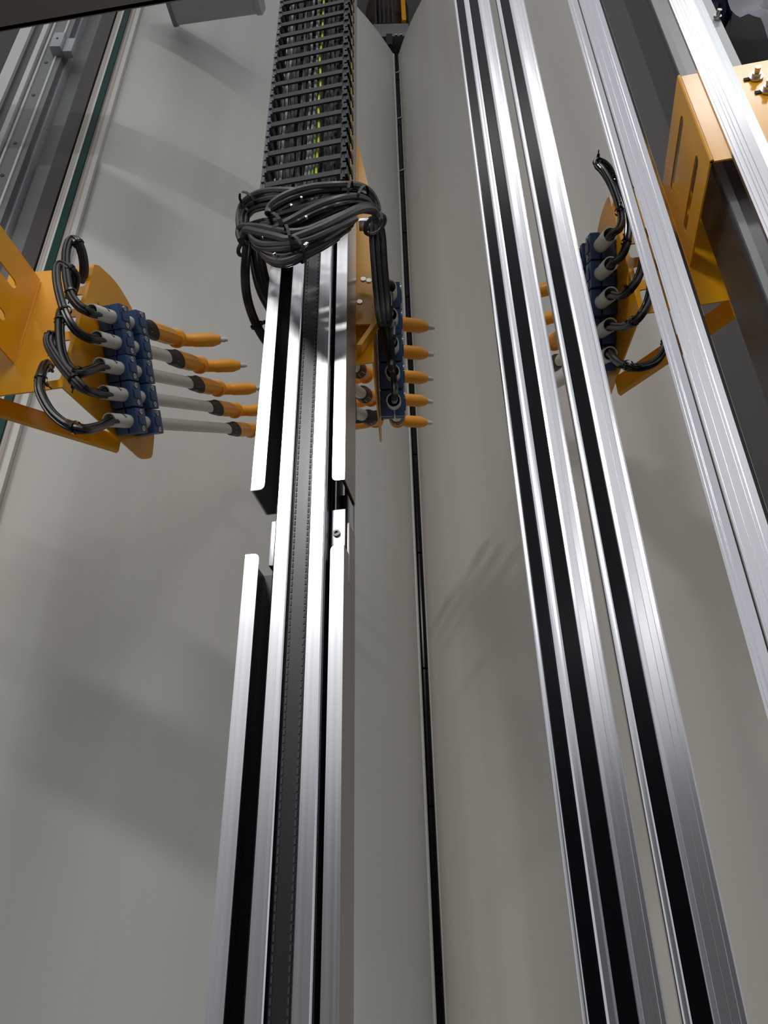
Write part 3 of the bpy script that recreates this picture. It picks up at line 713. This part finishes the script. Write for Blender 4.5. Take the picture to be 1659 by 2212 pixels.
for i, p in enumerate(LP):
    yr = rimsL[i].y
    bundle('tied black and grey cables looping out of the %s left gun tube' % ORD[i], withY(p, yr-0.02, 1.37, 1.455), 'cable loops of the left guns', inside=rimsL[i] + gL*0.05)
RP = [
    [(1320, 505), (1335, 495), (1341, 474), (1333, 437), (1318, 397), (1302, 369), (1290, 355), (1296, 348), (1315, 360), (1330, 395)],
    [(1321, 568), (1341, 553), (1353, 524), (1356, 484), (1349, 447), (1334, 410), (1330, 385), (1345, 380), (1365, 410)],
    [(1322, 636), (1344, 637), (1367, 616), (1382, 586), (1387, 545), (1380, 510), (1385, 495), (1398, 510)],
    [(1320, 704), (1351, 703), (1377, 687), (1396, 656), (1405, 614), (1404, 580), (1410, 565), (1420, 580)],
    [(1317, 762), (1332, 777), (1356, 790), (1384, 793), (1414, 783), (1434, 760), (1440, 730), (1436, 700), (1432, 690)]]
for i, p in enumerate(RP):
    yr = rimsR[i].y
    bundle('tied black cables looping out of the %s right gun tube' % ORD[i], withY(p, yr-0.015, min(1.27, yr-0.02), 1.32), 'cable loops of the right guns', inside=rimsR[i] + gR*0.05,
           strands=[('cable', 0.0058, (0.0046, 0.0025)), ('cable', 0.0054, (-0.0046, 0.003)), ('hose', 0.0036, (0.0, -0.0052)), ('cable', 0.0036, (0.001, 0.008))], R=0.013)
# ------------------------------------------------------------------ cable chain above the coil
chn = thing('cable_chain', 'black plastic cable chain hanging full of cables in front of the mast top', 'cable chain')
CO = V((-0.0772*1.115, 1.115, 0))
tcL = t_of(-0.2320, CO, R10, M10, 0); tcLo = t_of(-0.2420, CO, R10, M10, 0); tcRo = t_of(-0.0625, CO, R10, M10, 0)
pit = 0.0541*1.115; zc0 = 1.4623*1.115 - pit*0.30
def cpnt(t, d, z): return CO + R10*t + M10*d + UP*z
bar_me = side_me = None
NL = 31
def inst(name, me, m, loc, parent):
    o = bpy.data.objects.new(name, me); COL.objects.link(o); o.location = loc; o.parent = parent
    if not me.materials: me.materials.append(m)
    return o
bm = bmesh.new(); W_ = -tcL
bx(bm, R10*(tcL-0.004) + UP*(-0.010), R10*(W_+0.010), M10*0.005, UP*0.022)
bmesh.ops.bevel(bm, geom=list(bm.edges), offset=0.0022, segments=2, affect='EDGES')
bmesh.ops.recalc_face_normals(bm, faces=bm.faces); bar_me = bpy.data.meshes.new('crossbar'); bm.to_mesh(bar_me); bm.free()
bm = bmesh.new(); bx(bm, R10*tcL + UP*(-0.022) + M10*0.062, R10*W_, M10*0.004, UP*0.054); bmesh.ops.recalc_face_normals(bm, faces=bm.faces); back_me = bpy.data.meshes.new('back_bar'); bm.to_mesh(back_me); bm.free()  # back bars made tall as a black backdrop, standing in for shade
sides = []
for (t0, t1, sg) in ((tcLo, tcL, 1), (0.0, tcRo, -1)):
    bm = bmesh.new(); w2 = t1-t0
    bx(bm, R10*t0 + UP*(-0.030), R10*w2*0.55, M10*0.066, UP*0.052)
    bx(bm, R10*(t0+w2*0.45) + UP*(-0.012), R10*w2*0.55, M10*0.060, UP*0.030)
    bx(bm, R10*(t0+w2*0.15) + UP*(0.008) - M10*0.004, R10*w2*0.7, M10*0.006, UP*0.018)
    bx(bm, R10*(t0+w2*0.3) + UP*(-0.026) - M10*0.003, R10*w2*0.4, M10*0.005, UP*0.008)
    bmesh.ops.recalc_face_normals(bm, faces=bm.faces); me = bpy.data.meshes.new('side_link'); bm.to_mesh(me); bm.free(); sides.append(me)
bm = bmesh.new(); bx(bm, R10*(tcRo+0.001) + UP*(-0.018) + M10*0.02, R10*0.002, M10*0.012, UP*0.030); bmesh.ops.recalc_face_normals(bm, faces=bm.faces); tab_me = bpy.data.meshes.new('yellow_tab'); bm.to_mesh(tab_me); bm.free()
for k in range(NL):
    z = zc0 + k*pit; L0 = CO + UP*z
    inst('crossbar', bar_me, M['chain'], L0, chn); inst('back_bar', back_me, M['chain'], L0, chn)
    inst('side_link', sides[0], M['chainside'], L0, chn); inst('side_link', sides[1], M['chain'], L0, chn)
    inst('yellow_tab', tab_me, M['yellowtab'], L0, chn)  # small yellow-brown box on the right side of each link
cin = thing('chain_cables', 'loose grey, black and yellow cables running inside the cable chain', 'cables')
kinds = ['cableg', 'cablel', 'cable', 'cableg', 'cable', 'cablel', 'cableg', 'cable', 'cablel', 'cabley', 'cablel', 'cable', 'cableg', 'cablegr', 'cable', 'cableg', 'cablel', 'cable']
for i, kd in enumerate(kinds):
    f0 = 0.10 + 0.80*i/(len(kinds)-1); dd = random.uniform(0.016, 0.045)
    if kd in ('cabley', 'cablegr'): f0 = 0.66 if kd == 'cabley' else 0.60; dd = 0.013 if kd == 'cabley' else 0.017
    r_ = {'cableg': 0.0052, 'cablel': 0.0036, 'cable': 0.0045, 'cabley': 0.0030, 'cablegr': 0.0028}[kd]; path = []; z = zc0-0.06; j = 0
    ph = random.uniform(0, 6)
    while z < zc0 + NL*pit:
        amp = 0.045*(0.4 + 0.6*math.sin(z*1.3+ph)) if kd not in ('cabley', 'cablegr') else 0.03*min(1, max(0, (z-1.9)/0.6))
        ff = min(0.95, max(0.06, f0 + amp*math.sin(z*4.1+ph*2) + random.uniform(-0.018, 0.018)))
        path.append(cpnt(tcL*(1-ff), dd + random.uniform(-0.003, 0.003), z)); z += 0.075
    tube('cable', catmull(path, 3), r_, M[kd], cin, 6)

# ------------------------------------------------------------------ coil of cables tied round the mast
coil = thing('cable_coil', 'large coil of black and grey cables tied in front of the centre mast', 'cable coil')
def K(x, y): return (500 + x/4.608, 390 + y/4.608)
def coil_y(u):
    # the coil bulges towards the viewer in the middle and turns back round the mast at both ends
    c = (u-665)/160.0
    return 1.045 + 0.13*min(1.2, abs(c))**3 - (u-665)*0.0001
ST = [  # material, radius, offset, points in the close-up grid
    ('cableg', .0076, -.012, [(365, 330), (375, 280), (440, 205), (600, 120), (800, 66), (1050, 45), (1250, 50), (1370, 105), (1440, 220), (1462, 320), (1440, 400)]),
    ('hose', .0066, -.006, [(380, 345), (400, 300), (500, 232), (700, 150), (900, 108), (1150, 92), (1300, 120), (1400, 200), (1450, 290), (1470, 370)]),
    ('cable', .0066, .002, [(372, 335), (440, 352), (600, 312), (800, 268), (1000, 226), (1200, 196), (1330, 230), (1420, 300)]),
    ('cable', .0062, .006, [(390, 350), (520, 330), (700, 270), (900, 205), (1100, 150), (1280, 150), (1390, 215), (1440, 300)]),
    ('cableg', .0072, .010, [(80, 470), (72, 380), (90, 270), (150, 190), (260, 130), (380, 100), (540, 98), (720, 108), (900, 128)]),
    ('hose', .0058, .016, [(95, 470), (92, 370), (115, 290), (190, 215), (320, 155), (470, 128), (640, 128), (800, 140)]),
    ('cable', .0066, .014, [(115, 480), (112, 380), (150, 280), (260, 215), (400, 180), (560, 165), (700, 160)]),
    ('cable', .0056, .018, [(150, 430), (165, 340), (230, 280), (330, 250), (450, 245)]),
    ('cableg', .0074, -.014, [(425, 480), (470, 455), (600, 385), (800, 278), (1000, 200), (1180, 160), (1320, 180), (1410, 260), (1440, 330)]),
    ('hose', .0052, -.010, [(470, 492), (640, 418), (840, 318), (1040, 246), (1240, 210), (1370, 260), (1420, 330)]),
    ('cable', .0062, -.004, [(300, 440), (480, 420), (650, 360), (850, 275), (1050, 205), (1250, 180), (1380, 240)]),
    ('cable', .0060, .004, [(600, 470), (800, 390), (960, 310), (1120, 250), (1280, 230), (1390, 280)]),
    ('cableg', .0072, -.012, [(95, 600), (72, 530), (80, 475), (140, 452), (300, 464), (430, 490), (600, 512), (750, 492), (900, 432), (1100, 345), (1290, 258), (1400, 252), (1465, 320), (1480, 400)]),
    ('cableg', .0086, -.020, [(110, 560), (150, 498), (300, 528), (450, 562), (570, 590), (700, 548), (900, 470), (1100, 370), (1280, 285), (1400, 290), (1450, 360)]),
    ('cableg', .0070, -.016, [(195, 545), (230, 602), (330, 640), (560, 634), (760, 602), (950, 522), (1130, 432), (1230, 380)]),
    ('cable', .0072, -.012, [(225, 640), (300, 692), (500, 694), (700, 652), (900, 562), (1100, 470), (1200, 410)]),
    ('cableg', .0078, -.006, [(300, 690), (340, 752), (440, 806), (560, 806), (700, 742), (900, 640), (1050, 545), (1160, 470)]),
    ('hose', .0062, -.010, [(270, 660), (330, 720), (460, 760), (600, 750), (760, 690), (940, 600), (1090, 510), (1190, 440)]),
    ('hose', .0056, -.002, [(180, 440), (330, 400), (460, 402), (520, 430)]),
    ('cable', .0056, .002, [(260, 560), (330, 590), (470, 600), (620, 615)]),
    ('cable', .0060, .006, [(350, 420), (300, 440), (220, 470), (170, 540), (160, 620)]),
]
for m, r_, dy, pts in ST:
    P = []
    for x, y in pts:
        u, v = K(x, y); P.append(at(u, v, coil_y(u)+dy))
    tube('cable', catmull(P, 5), r_*1.08, M[m], coil, 8)
    jx, jy = random.uniform(-14, 14), random.uniform(12, 34); P = []
    for x, y in pts[1:-1]:
        u, v = K(x+jx, y+jy); P.append(at(u, v, coil_y(u)+dy+0.018))
    tube('cable', catmull(P, 5), 0.0062, M['cable'], coil, 7)
# ties and shiny clips on the coil
def coil_tie(x, y, dx, dy, w, R, m='collar'):
    u, v = K(x, y); p = at(u, v, coil_y(u)-0.012); e = at(u+dx, v+dy, coil_y(u)-0.012)-p; d = e.normalized()
    bm = bmesh.new(); lathe(bm, p - d*w/2, d, [(0, R), (w, R)], 12, cap=False); lathe(bm, p - d*w/2, d, [(0, R-.002), (w, R-.002)], 12, cap=False)
    from_bm('cable_tie', bm, M[m], coil)
coil_tie(165, 215, 10, -8, .006, .026); coil_tie(455, 440, 10, -5, .008, .026); coil_tie(575, 610, 10, -2, .006, .034)
coil_tie(1180, 120, 10, 1, .006, .024); coil_tie(670, 690, 10, -4, .006, .028); coil_tie(1300, 190, 10, 3, .006, .03)
for x, y, dx, dy in ((735, 645, 34, -28), (690, 172, 20, -6), (590, 250, 20, -6), (740, 366, 18, -8), (300, 558, 12, 6), (410, 728, 12, 6)):
    u, v = K(x, y); y_ = coil_y(u)-0.030; p = at(u, v, y_); q = at(u+dx/4.6, v+dy/4.6, y_); d = q-p
    box('clip', p, d, V((0, 0.006, 0)), d.cross(V((0, 1, 0))).normalized()*0.006, M['chrome'], coil, bevel=0.001)
# orange piece glimpsed through the coil
u, v = K(760, 440); pq = at(u, v, 1.15)
# rings that gather the hanging ends
for x, y, R in ((160, 660, .020), (1430, 440, .024)):
    u, v = K(x, y); p = at(u, v, 1.19)
    ring = [p + V((math.cos(t*math.pi/8)*R, math.sin(t*math.pi/8)*R, 0.018*math.cos(t*math.pi/8))) for t in range(17)]
    tube('gathering_ring', ring, 0.0048, M['cableg'], coil, 6)
u, v = K(1268, 400); box('metal_clamp', at(u, v, 1.17), V((0.026, 0, 0)), V((0, .03, 0)), UP*0.010, M['chrome'], coil, bevel=.002)
# hanging strands, left and right
hl = thing('hanging_cables', 'black cables hanging in a long loop from the left end of the coil', 'cables')
for j, (m, r_, pts) in enumerate([
    ('cable', .0080, [(533, 515, 1.16), (530, 548, 1.18), (527, 590, 1.22), (531, 640, 1.26), (545, 688, 1.32), (568, 732, 1.36), (600, 770, 1.39)]),
    ('hose', .0060, [(540, 520, 1.18), (537, 550, 1.20), (534, 592, 1.24), (538, 640, 1.28), (552, 686, 1.33), (574, 728, 1.37), (604, 762, 1.40)]),
    ('cable', .0078, [(548, 520, 1.18), (549, 552, 1.21), (556, 592, 1.25), (568, 632, 1.30), (590, 672, 1.36)]),
    ('cableg', .0074, [(556, 525, 1.20), (558, 556, 1.23), (566, 596, 1.27), (578, 634, 1.31), (598, 668, 1.36)]),
    ('cable', .0070, [(562, 540, 1.22), (568, 566, 1.25), (576, 600, 1.28), (590, 634, 1.33)]),
    ('cable', .0074, [(540, 500, 1.20), (545, 545, 1.22), (550, 592, 1.26), (562, 634, 1.31), (584, 676, 1.36)])]):
    tube('cable', px_path(pts, 6), r_, M[m], hl, 8)
tie('cable_tie', px_path([(533, 515, 1.16), (530, 548, 1.18), (527, 590, 1.22), (534, 640, 1.27), (548, 688, 1.32), (571, 730, 1.365), (600, 770, 1.39)]), 26, 0.016, hl)
hr = thing('hanging_cables', 'thick black cable bundle dropping from the right end of the coil to the centre guns', 'cables')
for j in range(9):
    dx = (j % 3 - 1)*11 + random.uniform(-2, 2); dyy = (j//3)*0.018
    i = min(4, j//2 + 1)
    e = rimsC[i]
    pts = [at(812+dx*0.8, 470 + j*2, 1.20+dyy), at(816+dx, 510, 1.22+dyy), at(820+dx, 570, 1.25+dyy), at(826+dx, 640, 1.29+dyy), at(833+dx*0.8, 700, 1.32+dyy)]
    tgt = e - gC*0.05 + V((random.uniform(-.006, .006), 0, 0)); pts += [tgt - V((0, 0, -0.06)) , tgt, e + gC*0.05]
    tube('cable', catmull(pts, 5), random.choice((.0078, .0070, .0085)), M[random.choice(('cable', 'cable', 'hose'))], hr, 8)
# drape joining the coil's right end
# ------------------------------------------------------------------ upper right corner: plastic sheet and blue cloth
def crumple(name, label, cat, u0, v0, u1, v1, Y, m, edge):
    bm = bmesh.new(); nx, ny = 16, 16; g = {}
    for i in range(nx+1):
        for j in range(ny+1):
            fu, fv = i/nx, j/ny; v = v0 + (v1-v0)*fv; uu = edge(fv); u = uu + (u1-uu)*fu
            p = at(u, v, Y); p.y += 0.05*math.sin(fu*9+fv*4) + 0.03*math.sin(fv*13-fu*6) + random.uniform(-.008, .008)
            g[i, j] = bm.verts.new(p)
    fs = [bm.faces.new((g[i, j], g[i+1, j], g[i+1, j+1], g[i, j+1])) for i in range(nx) for j in range(ny)]
    bmesh.ops.solidify(bm, geom=fs, thickness=0.012)
    return tag(from_bm(name, bm, m, None, smooth=True), label, cat)
crumple('plastic_sheet', 'crumpled white plastic sheet in the top right corner', 'sheet', 1588, -140, 1760, 92, 1.9, M['bag'], lambda f: 1545 + 110*f**1.6)
crumple('blue_cloth', 'dark blue cloth beside the white plastic sheet, top right corner', 'cloth', 1545, -140, 1580, 52, 2.12, M['bluecloth'], lambda f: 1500 + 57*f)

# ------------------------------------------------------------------ hall ceiling fixtures (behind and above the camera)
for i, (lx, ly, lz, sx, sy, wt) in enumerate(LAMPS):
    f = thing('ceiling_lamp', 'long white ceiling lamp of the hall above the viewer', 'lamp', 'ceiling lamps of the hall')
    box('lamp_body', V((lx-sx/2-.03, ly-sy/2-.03, lz)), V((sx+.06, 0, 0)), V((0, sy+.06, 0)), V((0, 0, .06)), M['greyl'], f)
    box('diffuser', V((lx-sx/2, ly-sy/2, lz-.02)), V((sx, 0, 0)), V((0, sy, 0)), V((0, 0, .02)), M['glow'], f)
    for s in (-1, 1):
        box('hanger', V((lx+s*sx*.35, ly, lz+.06)), V((.012, 0, 0)), V((0, .012, 0)), V((0, 0, 8.4-lz-.06)), M['grey'], f)
